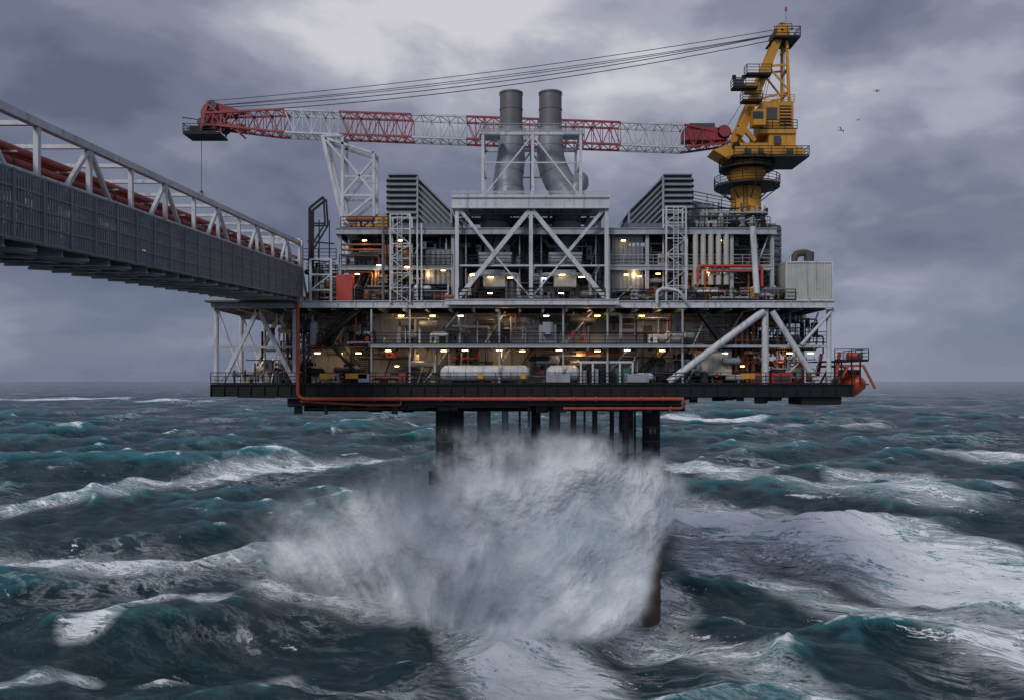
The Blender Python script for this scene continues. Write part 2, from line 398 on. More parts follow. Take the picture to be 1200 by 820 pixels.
beam('module_frame','white',P(926,352,2),P(926,300,2),.15)
# ======== legs
LX0,LX1=XX(521,7),XX(763,7)
for Y in(7,26):
    for i,lx in enumerate((LX0,LX1)):
        cyl('legs','black',(lx,Y,22.3),(lx,Y,16),.95,n=24)
        cyl('legs','black',(lx,Y,16),(lx,Y,15.2),.95,1.4,n=24); cyl('legs','black',(lx,Y,15.2),(lx,Y,14.2),1.4,n=24)
        cyl('legs','rustdark',(lx,Y,14.2),(lx,Y,-12),1.0,n=24)
        for zz in(20,18.5): cyl('legs','dark',(lx,Y,zz),(lx,Y,zz+.12),1.03,n=24)
        if Y==7:
            for k in(-.3,.12): 
                box('leg_markings','greyw',lx+k,lx+k+.05,Y-.99,Y-.955,19.4,19.85);box('leg_markings','greyw',lx+k,lx+k+.2,Y-.992,Y-.957,19.86,19.91);box('leg_markings','greyw',lx+k+.15,lx+k+.2,Y-.99,Y-.955,19.4,19.85)
    cyl('jacket_bracing','black',(LX0,Y,14.7),(LX1,Y,14.7),.4,n=14)
for lx in(LX0,LX1):
    cyl('jacket_bracing','black',(lx,7,14.7),(lx,26,14.7),.4,n=14)
cyl('legs','black',(LX1+1.3,6.6,15.4),(LX1+1.3,6.6,14.0),.6,n=18)
cyl('legs','black',(LX0-1.1,6.6,15.4),(LX0-1.1,6.6,14.0),.55,n=18)
for zz in (1.5,3,4.2,5.4,6.6,7.8,9): cyl('legs','rustdark',(LX1,7,zz),(LX1,7,zz+.12),1.12,n=20)
for a in range(12):
    th=a*math.pi/6; beam('legs','rustdark',(LX1+math.cos(th)*1.08,7+math.sin(th)*1.08,4),(LX1+math.cos(th)*1.08,7+math.sin(th)*1.08,9.2),.09)
for px,r,Y,m in((538,.14,6.3,'black'),(567,.75,9,'greyd'),(592,.36,8,'galv'),(628,.5,7.2,'black'),(650,.6,8,'greyd'),(672,.32,7,'dark'),(697,.3,9,'dark'),(717,.24,7,'black'),(733,.34,8,'dark'),(744,.12,7,'black'),(609,.12,9,'dark'),(685,.12,9,'dark')):
    cyl('conductors',m,(XX(px,Y),Y,22.8),(XX(px,Y),Y,-5),r,n=14)
    cyl('conductors','dark',(XX(px,Y),Y,18.2),(XX(px,Y),Y,18.4),r*1.25,n=14)
for yy in (6.3,18): beam('jacket_bracing','dark',(LX0,yy,17.2),(LX1,yy,17.2),.14)

# ======== exhaust stacks
Y=10
for i,c in enumerate((599,645)):
    cur='exhaust_stack' if i==0 else 'exhaust_stack.001'
    x=XX(c,Y)
    cyl('upper_pipe','stackdark',(x,Y,ZZ(152,Y)),(x,Y,ZZ(110,Y)),1.24,n=36,caps=False)
    cyl('inner_liner','black',(x,Y,ZZ(150,Y)),(x,Y,ZZ(110,Y)),1.15,n=36)
    cyl('rim','stackdark',(x,Y,ZZ(111.5,Y)),(x,Y,ZZ(109.5,Y)),1.32,n=36,caps=False)
    for py in (130,151): cyl('bands','stackdark',(x,Y,ZZ(py,Y)),(x,Y,ZZ(py-1.2,Y)),1.29,n=36)
    pts=[(x,Y,ZZ(152,Y)),(x,Y,ZZ(172,Y)),(x,Y,ZZ(186,Y)),(x+(-.2 if i==0 else .35),Y,ZZ(200,Y)),(x+(-.35 if i==0 else .9),Y,ZZ(212,Y)),(x+(-.3 if i==0 else 1.6),Y-.2,ZZ(224,Y)),(x+(-.1 if i==0 else 2.2),Y-.5,ZZ(240,Y))]
    tube('lagged_duct','galvs',pts,[1.33,1.42,1.55,1.6,1.65,1.7,1.75],36)
    for k in(1,3,5):
        p=Vector(pts[k]);d=(Vector(pts[min(k+1,6)])-Vector(pts[k-1])).normalized()
        cyl('bands','grey',p,p+d*.1,[1.33,1.42,1.55,1.6,1.65,1.7][k]+.04,n=36)
    if i==1:
        tube('side_duct','galvs',fillet([(x+2.2,Y-1.2,ZZ(240,Y)),(x+3.2,Y-1,ZZ(212,Y)),(x+3.6,Y+3,ZZ(208,Y))],1.6,8),.9,20)
cur='stack_support_frame'
for yy in(6.6,13):
    for px in (566,624,680): beam('posts','white',(XX(px,7),yy,slabT),(XX(px,7),yy,ZZ(156,7)),.3)
    for a,b in((566,624),(624,680)):
        beam('beams','white',(XX(a,7),yy,ZZ(158,7)),(XX(b,7),yy,ZZ(158,7)),.34)
        beam('braces','white',(XX(a,7),yy,ZZ(192,7)),(XX(b,7),yy,ZZ(192,7)),.14)
    beam('braces','white',(XX(624,7),yy,ZZ(160,7)),(XX(568,7),yy,ZZ(230,7)),.16)
    beam('braces','white',(XX(624,7),yy,ZZ(160,7)),(XX(678,7),yy,ZZ(230,7)),.16)
for px in(566,624,680): beam('beams','white',(XX(px,7),6.6,ZZ(158,7)),(XX(px,7),13,ZZ(158,7)),.3); beam('beams','white',(XX(px,7),6.6,ZZ(192,7)),(XX(px,7),13,ZZ(192,7)),.16)
rail([(XX(562,7),6.4,ZZ(156,7)),(XX(684,7),6.4,ZZ(156,7))],'galv',h=.8)
box('beams','greyw',XX(562,7),XX(586,7),6.4,8.5,ZZ(159.5,7),ZZ(157.5,7));box('beams','greyw',XX(660,7),XX(684,7),6.4,8.5,ZZ(159.5,7),ZZ(157.5,7))

# ======== air intake hoods
def hood(mir):
    f=(lambda a:1266-a) if mir else (lambda a:a)
    s=1 if mir else -1
    Y0,Y1=2,9
    def q(px,py): p=P(f(px),py,Y0); return (p.x,p.z)
    body=[q(459,262),q(459,210),q(488,210),q(528,250),q(528,262)]
    if mir: body=body[::-1]
    prism('hood_body','greyd',body,Y0+.35,Y1)
    for k in range(8):
        py=209+k*6.6
        xa,xb=sorted((f(455),f(488)))
        p=P(xa,py,Y0);p2=P(xb,py,Y0)
        vs=[(p.x,Y0+.3,p.z+.30),(p2.x,Y0+.3,p.z+.30),(p2.x,Y0-.25,p.z-.18),(p.x,Y0-.25,p.z-.18),
            (p.x,Y0+.3,p.z+.22),(p2.x,Y0+.3,p.z+.22),(p2.x,Y0-.2,p.z-.24),(p.x,Y0-.2,p.z-.24)]
        add('louvres','galvs',vs,[(0,3,2,1),(4,5,6,7),(0,1,5,4),(2,3,7,6),(1,2,6,5),(3,0,4,7)])
        p=P(f(457),py,Y0)
        vs=[(p.x,Y0,p.z+.3),(p.x,Y1,p.z+.3),(p.x+s*.4,Y1,p.z-.2),(p.x+s*.4,Y0,p.z-.2)]
        vs2=[(v[0],v[1],v[2]-.07) for v in vs]
        add('louvres','galvs',vs+vs2,[(0,1,2,3),(7,6,5,4),(0,4,5,1),(1,5,6,2),(2,6,7,3),(3,7,4,0)])
    for k in range(7):
        o=k*7.2
        a=P(f(489),208+o,Y0);b_=P(f(min(529,489+(262-208-o))),min(262,208+o+40),Y0)
        if 208+o+6>262: break
        beam('hood_slats','galvs',(a.x,Y0+.1,a.z),(b_.x,Y0+.1,b_.z),.3,.14)
    for k in range(8):
        t=k/8;t2=(k+1.25)/8
        aa=P(f(487+t*42),204.5+t*42,Y0);bb=P(f(487+t2*42),204.5+t2*42+1.5,Y0)
        vs=[(aa.x,Y0-.15,aa.z),(bb.x,Y0-.15,bb.z),(bb.x,Y1+.1,bb.z),(aa.x,Y1+.1,aa.z)]
        vs2=[(v[0],v[1],v[2]-.12) for v in vs]
        add('hood_slats','galvs',vs+vs2,[(0,1,2,3),(7,6,5,4),(0,4,5,1),(1,5,6,2),(2,6,7,3),(3,7,4,0)])
    a=P(f(455),206,Y0);b=P(f(489),204,Y0)
    box('roof','galvs',a.x,b.x,Y0-.3,Y1+.3,a.z,a.z+.12)
    a=P(f(455),262,Y0);b=P(f(530),262,Y0)
    box('base','greyd',a.x,b.x,Y0-.1,Y1,a.z-.6,a.z)
    beam('base','galv',P(f(489),262,Y0-.02),P(f(489),206,Y0-.02),.2)
    beam('base','galv',P(f(529),262,Y0-.02),P(f(529),247,Y0-.02),.2)
cur='air_intake_hood';hood(False)
cur='air_intake_hood.001';hood(True)

# ======== container
cur='cargo_container'
cx0,cx1=XX(922),XX(977)
box('shell','cream2',cx0,cx1,.3,6.2,L2+.05,ZZ(306))
x=cx0+.1
while x<cx1-.1: box('corrugation','cream2',x,x+.14,.22,.298,L2+.25,ZZ(306)-.2);x+=.3
for z in (L2+.05,ZZ(306)-.15): box('rails','white',cx0-.03,cx1+.03,.18,6.25,z,z+.16)
for xx in (cx0-.04,cx1-.1): box('posts','white',xx,xx+.14,.17,.3,L2+.05,ZZ(306))
tube('roof_vent','rustdark',fillet([P(930,306,3),P(932,298,3),P(944,296,3),P(952,300,3)],.6,5),.35,14)
cyl('roof_vent','dark',P(948,306,3),P(948,296,3),.5,n=16)

# ======== boom rest
cur='crane_boom_rest'
Y=20
def br(a,b,w,dy=0): 
    for yy in(-1.3,1.3): beam('lattice','white',P(a[0],a[1],Y)+Vector((0,yy,0)),P(b[0],b[1],Y)+Vector((0,yy,0)),w)
for a,b,w in (((404,300),(404,185),.34),((440,300),(440,180),.3),((381,163),(404,262),.42),((381,163),(404,190),.3),((381,165),(440,183),.3),((404,185),(440,230),.26),((440,190),(404,232),.26),((404,232),(440,232),.24),((404,262),(440,232),.26),((404,262),(440,262),.24),((404,210),(440,210),.16),((381,163),(404,163),.3),((404,163),(404,185),.3)): br(a,b,w)
for px,py in ((381,163),(404,185),(440,183),(404,232),(440,232),(404,262),(440,262),(404,163)):
    beam('lattice','white',P(px,py,Y)+Vector((0,-1.3,0)),P(px,py,Y)+Vector((0,1.3,0)),.24)

# ======== crane
cur='pedestal_crane'
Y=20
def C(px,py,dy=0): 
    v=P(px,py,Y); v.y+=dy; return v
cyl('pedestal','yellow',(XX(874,Y),Y,L3),C(874,216),1.8,n=32)
cyl('pedestal','yellow',C(874,216),C(874,206),1.8,2.3,n=32)
cyl('pedestal','yellow',C(876,205.8),C(876,192),2.2,1.9,n=32)
for py in (232,246): cyl('pedestal','yellow',C(874,py),C(874,py-1.2),1.88,n=32)
ladder(C(868,250).x,Y-1.95,C(868,262).z,C(868,221).z,'black')
cyl('slew_walkway','black',C(875,221),C(875,219.4),3.9,n=28)
for py,r in((219,3.9),(199,3.3)):
    c=C(875,py)
    pts=[(c.x+math.cos(a)*r,c.y+math.sin(a)*r,c.z) for a in [k*math.pi/8 for k in range(17)]]
    rail(pts,'black',h=1.1)
cyl('slew_walkway','black',C(875,200),C(875,198.8),3.3,n=28)
for a in range(8):
    th=a*math.pi/4;c=C(875,221);b=C(875,236)
    beam('slew_walkway','dark',(c.x+math.cos(th)*3.7,c.y+math.sin(th)*3.7,c.z),(b.x+math.cos(th)*1.7,b.y+math.sin(th)*1.7,b.z),.12)
def cb(part,m,a,b,t,bt,y0,y1): box(part,m,XX(a,Y),XX(b,Y),Y+y0,Y+y1,ZZ(bt,Y),ZZ(t,Y))
cb('turntable','yellow',856,934,178,190,-2.2,2.2)
prism('turntable','yellow',[(C(852,192).x,C(852,192).z),(C(832,180).x,C(832,180).z),(C(856,172).x,C(856,172).z),(C(900,172).x,C(900,172).z),(C(900,192).x,C(900,192).z)][::-1],Y-1.6,Y+1.6)
cb('counterweight','yellow',895,926,163,177.8,-2,2)
for q in range(5): cb('turntable','yellow',862+q*16,863.4+q*16,178.5,189.5,-2.32,-2.205)
for a,b,t_,b_ in((866,874,180,187),(900,908,166,175),(914,922,180,187),(882,888,180,186)): cb('turntable','dark',a,b,t_,b_,-2.3,-2.22)
cb('slew_walkway','black',850,938,190.3,191.8,-3.0,3.0)
rail([C(852,190,-3),C(938,190,-3),C(938,190,3)],'black'); 
cb('machinery_house','yellow',888,924,126,158,-1.8,1.8)
cb('machinery_house','yellow',884,926,158.2,162.8,-2.2,2.2)
cb('machinery_house','dark',893,905,132,146,-1.86,-1.805)
cb('machinery_house','black',908,921,130,153,-1.9,-1.805)
for q in range(6): cb('machinery_house','yellow',908,921,132+q*3.6,133.4+q*3.6,-1.98,-1.905)
rail([C(884,158,-2.2),C(927,158,-2.2)],'black'); rail([C(886,126,-1.8),C(925,126,-1.8)],'yellow',h=.9)
cb('operator_cab','yellow',874,888,138,156,-3.2,-1.6)
cb('operator_cab','glass',873,885,141,149,-3.26,-3.21)
for dy in(-1.6,1.6):
    beam('mast','yellow',C(862,164,dy),C(913,40,dy*.5),.62,.85)
    beam('mast','yellow',C(921,160,dy),C(919,40,dy*.5),.3,.3)
    beam('mast','yellow',C(880,122,dy*.8),C(920,112,dy*.8),.2)
    beam('mast','yellow',C(896,82,dy*.7),C(919,80,dy*.7),.2)
    beam('mast','yellow',C(920,110,dy*.8),C(897,82,dy*.7),.18)
    beam('mast','yellow',C(862,150,dy),C(880,170,dy),.5)
for px,py in((866,152),(877,126),(887,102),(897,80),(906,58),(913,40),(919,60),(920,85),(920,112)):
    beam('mast','yellow',C(px,py,-1.2),C(px,py,1.2),.28)
for a,b in(((866,152),(877,126)),((877,126),(887,102)),((887,102),(897,80)),((897,80),(906,58))):
    beam('mast','yellow',C(a[0],a[1],-1.2),C(b[0],b[1],1.2),.16)
cb('mast_head','yellow',908,922,34,48,-1.2,1.2)
cb('mast_platform','black',902,932,50,51.2,-1.8,1.8); rail([C(902,50,-1.8),C(932,50,-1.8),C(932,50,1.8)],'black',h=1.2)
for px,py in((914,36),(909,44)):
    for dy in(-.8,-.3,.3,.8): cyl('sheaves','dark',C(px,py,dy-.08),C(px,py,dy+.08),.6,n=18)
cyl('aerial','galv',C(921,34),C(921,12),.06); cyl('aerial','red',C(921,13),C(921,9),.14); beam('aerial','black',C(910,34,0),C(930,34,0),.1); beam('aerial','black',C(913,28,0),C(928,28,0),.06);beam('aerial','black',C(928,28),C(928,36),.07)
for a,b,py,dy in((852,880,112,-1.9),(868,896,96,-1.7),(862,884,128,-2.2)):
    cb('mast_platform','black',a,b,py,py+1.2,dy-1.0,dy+.2); rail([C(a,py,dy-1),C(b,py,dy-1)],'black'); rail([C(a,py,dy-1),C(a,py,dy+.2)],'black')
cb('winches','yellow',868,884,104,116,-2.1,-1.3); cb('winches','dark',856,866,100,111,-2.2,-1.5)
for px in (855,866): cyl('winches','black',C(px,100,-2.0),C(px,96,-2.0),.25)
cyl('winches','redb',C(846,158,-1.5),C(846,158,1.5),.7,n=20); cyl('winches','dark',C(846,158,-1.1),C(846,158,1.1),.85,n=20)
cyl('winches','black',C(858,176,-1.8),C(858,176,1.8),.5,n=16)
cb('winches','redb',800,850,153,167,-1.1,1.1)
for q in range(6): cb('winches','redb',804+q*8,805+q*8,152.6,167.4,-1.17,1.17)
cb('winches','dark',806,836,147,153,-.8,.8)
def boomc(px): return 165+(142-165)*(850-px)/(850-240)
def hh(px):
    if px>800: return 5+ (850-px)/50*8
    if px<330: return max(6,6+(px-240)/90*7)
    return 13
def segc(px):
    for a,b,m in((795,860,'redb'),(727,795,'white'),(655,727,'redb'),(612,655,'redb'),(545,612,'redb'),(480,545,'white'),(405,480,'redb'),(340,405,'white'),(0,340,'redb')):
        if a<=px<b:return m
n=58; xs=[852-(852-242)*i/n for i in range(n+1)]
bw=1.25
for i in range(n):
    a,b=xs[i],xs[i+1];m=segc((a+b)/2)
    A={};B={}
    for sy in(-1,1):
        for sz in(-1,1):
            wa=bw*min(1,.55+hh(a)/26);wb=bw*min(1,.55+hh(b)/26)
            A[sy,sz]=C(a,boomc(a)-sz*hh(a),sy*wa);B[sy,sz]=C(b,boomc(b)-sz*hh(b),sy*wb)
            beam('boom',m,A[sy,sz],B[sy,sz],.22)
    s=1 if i%2 else -1
    for sy in(-1,1): beam('boom',m,A[sy,s],B[sy,-s],.1); beam('boom',m,A[sy,1],A[sy,-1],.08)
    for sz in(-1,1): beam('boom',m,A[s,sz],B[-s,sz],.08); beam('boom',m,A[1,sz],A[-1,sz],.08)
beam('boom_walkway','galv',C(820,boomc(820)+9),C(300,boomc(300)+9),.7,.05)
prism('boom_head','redb',[(C(236,132).x,C(236,132).z),(C(240,124).x,C(240,124).z),(C(254,121).x,C(254,121).z),(C(290,133).x,C(290,133).z),(C(262,138).x,C(262,138).z),(C(254,152).x,C(254,152).z),(C(238,152).x,C(238,152).z)][::-1],Y-.35,Y+.35)
for dy in(-.9,.9):
    beam('boom_head','redb',C(246,124,dy),C(285,160,dy),.22); beam('boom_head','redb',C(240,150,dy),C(290,150,dy),.25); beam('boom_head','redb',C(247,122,dy),C(238,158,dy),.3); beam('boom_head','redb',C(262,128,dy),C(262,158,dy),.18)
for px,py in((240,146),(250,126),(262,150)):
    for dy in(-.7,.7,0): cyl('boom_head','dark',C(px,py,dy-.1),C(px,py,dy+.1),.65,n=18)
cb('head_platform','black',220,262,159,161.5,-1.5,1.5); rail([C(220,159,-1.5),C(258,159,-1.5)],'black',h=1.0); rail([C(220,159,-1.5),C(220,159,1.5)],'black',h=1.0)
cb('head_platform','black',224,238,150,159,-.6,.6)
beam('head_platform','black',C(214,138),C(236,141),.1)
def cable(a,b,sag,r=.045,n=16):
    pts=[]
    for i in range(n+1):
        t=i/n;p=a.lerp(b,t);p.z-=sag*4*t*(1-t);pts.append(p)
    tube('cables','cable',pts,r,5)
for dy in(-.8,.8):
    cable(C(914,37,dy),C(250,121,dy),.8);cable(C(909,44,dy),C(258,129,dy),1.3,.055)
cable(C(911,40,.2),C(254,124,0),1.0)
cable(C(914,48,-.3),C(846,158,0),.1,.035);cable(C(918,44,-.5),C(917,128,-.5),0,.035)
for k in range(4): cable(C(911,44,-.6+.3*k),C(893-3*k,126,-.6+.3*k),0,.035)
cable(C(236,150,0),C(236,224,0),0,.035)
cyl('hook_block','dark',C(236,224,0),C(236,231,0),.2); cyl('hook_block','yellow',C(236,227,0),C(236,229,0),.28)

# ======== bridge
cur='access_bridge'
def bz(y): return .048*y
XB0,XB1=-20.7,-26.3
ya,yb=-.3,-92
def B(x,y,z): return Vector((x,y,z+bz(y)))
for x in(XB0,XB1):
    beam('truss_chords','white',B(x,ya,38.3),B(x,yb,38.3),.34,.34)
    beam('truss_chords','white',B(x,ya,33.25),B(x,yb,33.25),.4,.45)
    beam('truss_chords','white',B(x,ya,36.0),B(x,yb,36.0),.16,.16)
    y=ya;i=0
    while y>yb:
        y2=y-4.4
        beam('truss_web','white',B(x,y,33.3),B(x,y,38.2),.22)
        if i%2: beam('truss_web','white',B(x,y,38.2),B(x,y2,33.4),.2)
        else: beam('truss_web','white',B(x,y,33.4),B(x,y2,38.2),.2)
        y=y2;i+=1
y=ya
while y>yb:
    beam('truss_web','white',B(XB0,y,38.3),B(XB1,y,38.3),.2)
    ibeam('deck_beams','greyw',B(XB0-.1,y,32.9),B(XB1+.1,y,32.9),.22,.45)
    ibeam('deck_beams','greyw',B(XB0-.1,y-2.2,32.9),B(XB1+.1,y-2.2,32.9),.22,.45)
    beam('deck_beams','galv',B(XB0,y,32.75),B(XB1,y-4.4,32.75),.14)
    beam('truss_web','white',B(XB0,y,36.0),B(XB1,y,36.0),.2)
    y-=4.4
for x in (-22,-23.4,-24.9): ibeam('deck_beams','greyw',B(x,ya,32.95),B(x,yb,32.95),.2,.4)
beam('bridge_floor','galvd',B(-23.5,ya,33.22),B(-23.5,yb,33.22),5.2,.06)
for x,s in((XB0+.26,1),(XB1-.26,-1)):
    y=ya
    while y>yb:
        beam('side_cladding','clad',B(x,y,33.05),B(x,y,35.85),.03,.125)
        y-=.21
    for z in (33.05,33.75,34.45,35.15,35.85): beam('side_cladding','clad',B(x+.03*s,ya,z),B(x+.03*s,yb,z),.04,.09)
    y=ya
    while y>yb:
        beam('side_cladding','clad',B(x+.06*s,y,33.0),B(x+.06*s,y,35.9),.08,.12); y-=2.2
for x,z,r,m in((-21.25,36.42,.22,'redpipe'),(-21.3,36.98,.17,'redpipe'),(-21.9,36.5,.28,'redpipe'),(-22.0,37.3,.16,'redpipe'),(-22.7,36.5,.3,'redpipe'),(-23.5,36.4,.2,'redpipe'),(-24.3,36.5,.3,'redpipe'),(-25.1,36.4,.22,'greyw'),(-22.8,37.3,.17,'redpipe')):
    cyl('bridge_pipes',m,B(x,ya+1,z),B(x,yb,z),r,n=14)
y=ya-1;i=0
while y>yb:
    for x,z,r in((-21.25,36.42,.26),(-21.9,36.5,.32),(-22.7,36.5,.34),(-24.3,36.5,.34)): cyl('bridge_pipes','dark',B(x,y,z),B(x,y-.12,z),r,n=14)
    beam('bridge_pipes','galv',B(XB0,y-.4,36.75),B(XB1,y-.4,36.75),.08)
    if i%2: lamp(-24.9,y-1.2,34.9+bz(y),.3,'lampdim')
    y-=4.4;i+=1
for i in range(90):
    y=R.uniform(-88,-2); x=R.uniform(-25.5,-21.3); z=R.uniform(33.3,34.3)
    p=B(x,y,z); box('bridge_fittings',R.choice(['dark','galv','black','beige2','dark']),p.x-.2,p.x+.2,y-.6,y+.6,p.z,p.z+R.uniform(.4,1.2))
for x in(XB0,XB1):
    beam('portal','white',(x,.3,L2),(x,.3,38.6),.42); beam('portal','white',(x,3,L2),(x,.4,36.4),.2)
beam('portal','white',(XB0,.3,38.6),(XB1,.3,38.6),.4)
box('landing','greyw',XX(245),XB0,-.6,5,L2-.15,L2+.25)
for i in range(4): pipe('bridge_pipes','redpipe',[(-22.1-.7*i,.6,36.35),(-22.1-.7*i,3+i*.5,36.35),(-22.1-.7*i,3+i*.5,L2+.5),(-15,3+i*.5,L2+.5)],.22)

# ======== lifeboat on davit
cur='lifeboat'
c=P(1006,450,2)
prof=[(-2.9,.15,.3),(-2.6,.6,.15),(-2,1.0,0),(-1,1.25,0),(0.3,1.3,0),(1.5,1.2,0),(2.4,.9,.1),(2.9,.35,.3)]
rings=[]
n=18
for (t,w,dz) in prof:
    ring=[]
    for k in range(n):
        a=2*math.pi*k/n
        yy=math.cos(a)*w; zz=math.sin(a)*w*(1.05 if math.sin(a)<0 else .85)
        if math.sin(a)<-.6: yy*=.75
        ring.append((c.x+yy,c.y+2.5+t,c.z+zz+dz))
    rings.append(ring)
vs=[v for r_ in rings for v in r_]
fs=[(i*n+k,i*n+(k+1)%n,(i+1)*n+(k+1)%n,(i+1)*n+k) for i in range(len(prof)-1) for k in range(n)]+[tuple(range(n))[::-1],tuple(range(len(vs)-n,len(vs)))]
add('hull','boatred',vs,fs,True)
box('canopy','boatred',c.x-.7,c.x+.7,c.y+1.2,c.y+3.8,c.z+.8,c.z+1.5)
for k in range(3): box('windows','black',c.x-.55+k*.42,c.x-.25+k*.42,c.y+1.14,c.y+1.19,c.z+1.0,c.z+1.35)
beam('fender','black',(c.x-1.32,c.y+.8,c.z),(c.x-1.32,c.y+4.6,c.z),.12);beam('fender','black',(c.x+1.32,c.y+.8,c.z),(c.x+1.32,c.y+4.6,c.z),.12)
cur='lifeboat_davit'
for yy in (1.2,6):
    V=Vector((0,yy,0))
    beam('arm','orange',P(985,440,0)+V,P(990,412,0)+V,.28)
    beam('arm','orange',P(990,428,0)+V,P(1018,428,0)+V,.24)
    beam('arm','orange',P(1018,428,0)+V,P(1032,455,0)+V,.2)
    beam('arm','orange',P(985,455,0)+V,P(1000,428,0)+V,.18)
    beam('falls','cable',P(1006,428,0)+V,P(1006,440,0)+V,.06)
box('platform','black',XX(975),XX(1022),.8,7,ZZ(422)-.1,ZZ(422))
rail([(XX(982),.8,ZZ(422)),(XX(1022),.8,ZZ(422)),(XX(1022),7,ZZ(422))],'black')
cyl('winch','orange',P(993,418,2),P(1003,418,2),.4,n=16); cyl('winch','dark',P(1008,414,2),P(1008,421,2),.25,n=12)
for px in(978,986,998,1008): beam('support','black',P(px,422,1),P(px,450,1),.12)
box('support','black',XX(960),XX(1000),.1,8,L0-1.0,L0-.3)

# ======== seagulls
def gull(px,py,Y,name,bank):
    global cur
    cur=name
    c=P(px,py,Y)
    tube('body','gullwhite',[c+Vector((t,0,dz)) for t,dz in((-.28,0),(-.18,.01),(0,0),(.14,.02),(.22,.05),(.28,.05),(.33,.03))],[.02,.06,.085,.07,.05,.045,.01],10)
    add('tail','gullwhite',[c+Vector(v) for v in((-.24,.03,0),(-.24,-.03,0),(-.42,-.08,0),(-.42,.08,0))],[(0,1,2,3)])
    add('beak','yellow',[c+Vector(v) for v in((.32,.012,.03),(.32,-.012,.03),(.38,0,.02))],[(0,1,2)])
    for s in(-1,1):
        sec=[(.04,.10,.0),(.28,.13,.14+bank*s),(.5,.08,.12+bank*2*s),(.72,-.08,.02+bank*2.5*s)]
        ch=[.16,.15,.12,.02]
        vs=[]
        for (sp,xo,zo),w in zip(sec,ch):
            vs+= [c+Vector((xo,s*sp*.75,zo)) ,c+Vector((xo-w,s*sp*.75,zo-.01)),c+Vector((xo-w*.4,s*sp*.75,zo+.02))]
        vs=[Vector((c.x+(v.x-c.x)*.6+ (v.y-c.y)*.8, c.y+(v.y-c.y)*.7-(v.x-c.x)*.5, v.z)) for v in vs]
        fs=[]
        for i in range(3):
            a=i*3;b=a+3
            fs+=[(a,a+2,b+2,b),(a+2,a+1,b+1,b+2),(a+1,a,b,b+1)]
        add('wings','gullgrey',vs,fs)
gull(1028,107,5,'seagull',.04); gull(986,153,5,'seagull.001',-.06); gull(1006,141,60,'seagull.002',.02)

# ------------------------------------------------------------------ materials
class NT:
    def __init__(s,nt): s.t=nt;s.t.nodes.clear()
    def n(s,ty,**k):
        nd=s.t.nodes.new(ty)
        for a,b in k.items(): setattr(nd,a,b)
        return nd
    def l(s,a,b): s.t.links.new(a,b)
    def inp(s,sock,v):
        if isinstance(v,bpy.types.NodeSocket): s.l(v,sock)
        else: sock.default_value=v
    def m(s,op,a,b=0.0,c=None,clamp=False):
        nd=s.n('ShaderNodeMath',operation=op,use_clamp=clamp)
        s.inp(nd.inputs[0],a);s.inp(nd.inputs[1],b)
        if c is not None:s.inp(nd.inputs[2],c)
        return nd.outputs[0]
    def vm(s,op,a,b=None,out=0):
        nd=s.n('ShaderNodeVectorMath',operation=op);s.inp(nd.inputs[0],a)
        if b is not None:s.inp(nd.inputs[1],b)
        return nd.outputs[out]
    def noise(s,vec,scale,detail=4,rough=.5,dist=0,out='Fac'):
        nd=s.n('ShaderNodeTexNoise');s.l(vec,nd.inputs['Vector']);nd.inputs['Scale'].default_value=scale
        nd.inputs['Detail'].default_value=detail;nd.inputs['Roughness'].default_value=rough;nd.inputs['Distortion'].default_value=dist
        return nd.outputs[0] if out=='Fac' else nd.outputs[1]
    def ss(s,v,a,b,lo=0.,hi=1.):
        nd=s.n('ShaderNodeMapRange',interpolation_type='SMOOTHSTEP');s.inp(nd.inputs[0],v)
        for i,x in enumerate((a,b,lo,hi)): nd.inputs[i+1].default_value=x
        return nd.outputs[0]
    def mix(s,f,a,b,bt='MIX'):
        nd=s.n('ShaderNodeMix',data_type='RGBA',blend_type=bt)
        s.inp(nd.inputs[0],f)
        for so,v in((nd.inputs[6],a),(nd.inputs[7],b)):
            if isinstance(v,(tuple,list)): so.default_value=(*v[:3],1)
            else: s.l(v,so)
        return nd.outputs[2]
    def comb(s,x,y,z):
        nd=s.n('ShaderNodeCombineXYZ')
        for i,v in enumerate((x,y,z)): s.inp(nd.inputs[i],v)
        return nd.outputs[0]
    def sep(s,v):
        nd=s.n('ShaderNodeSeparateXYZ');s.l(v,nd.inputs[0]);return nd.outputs
MATS={}
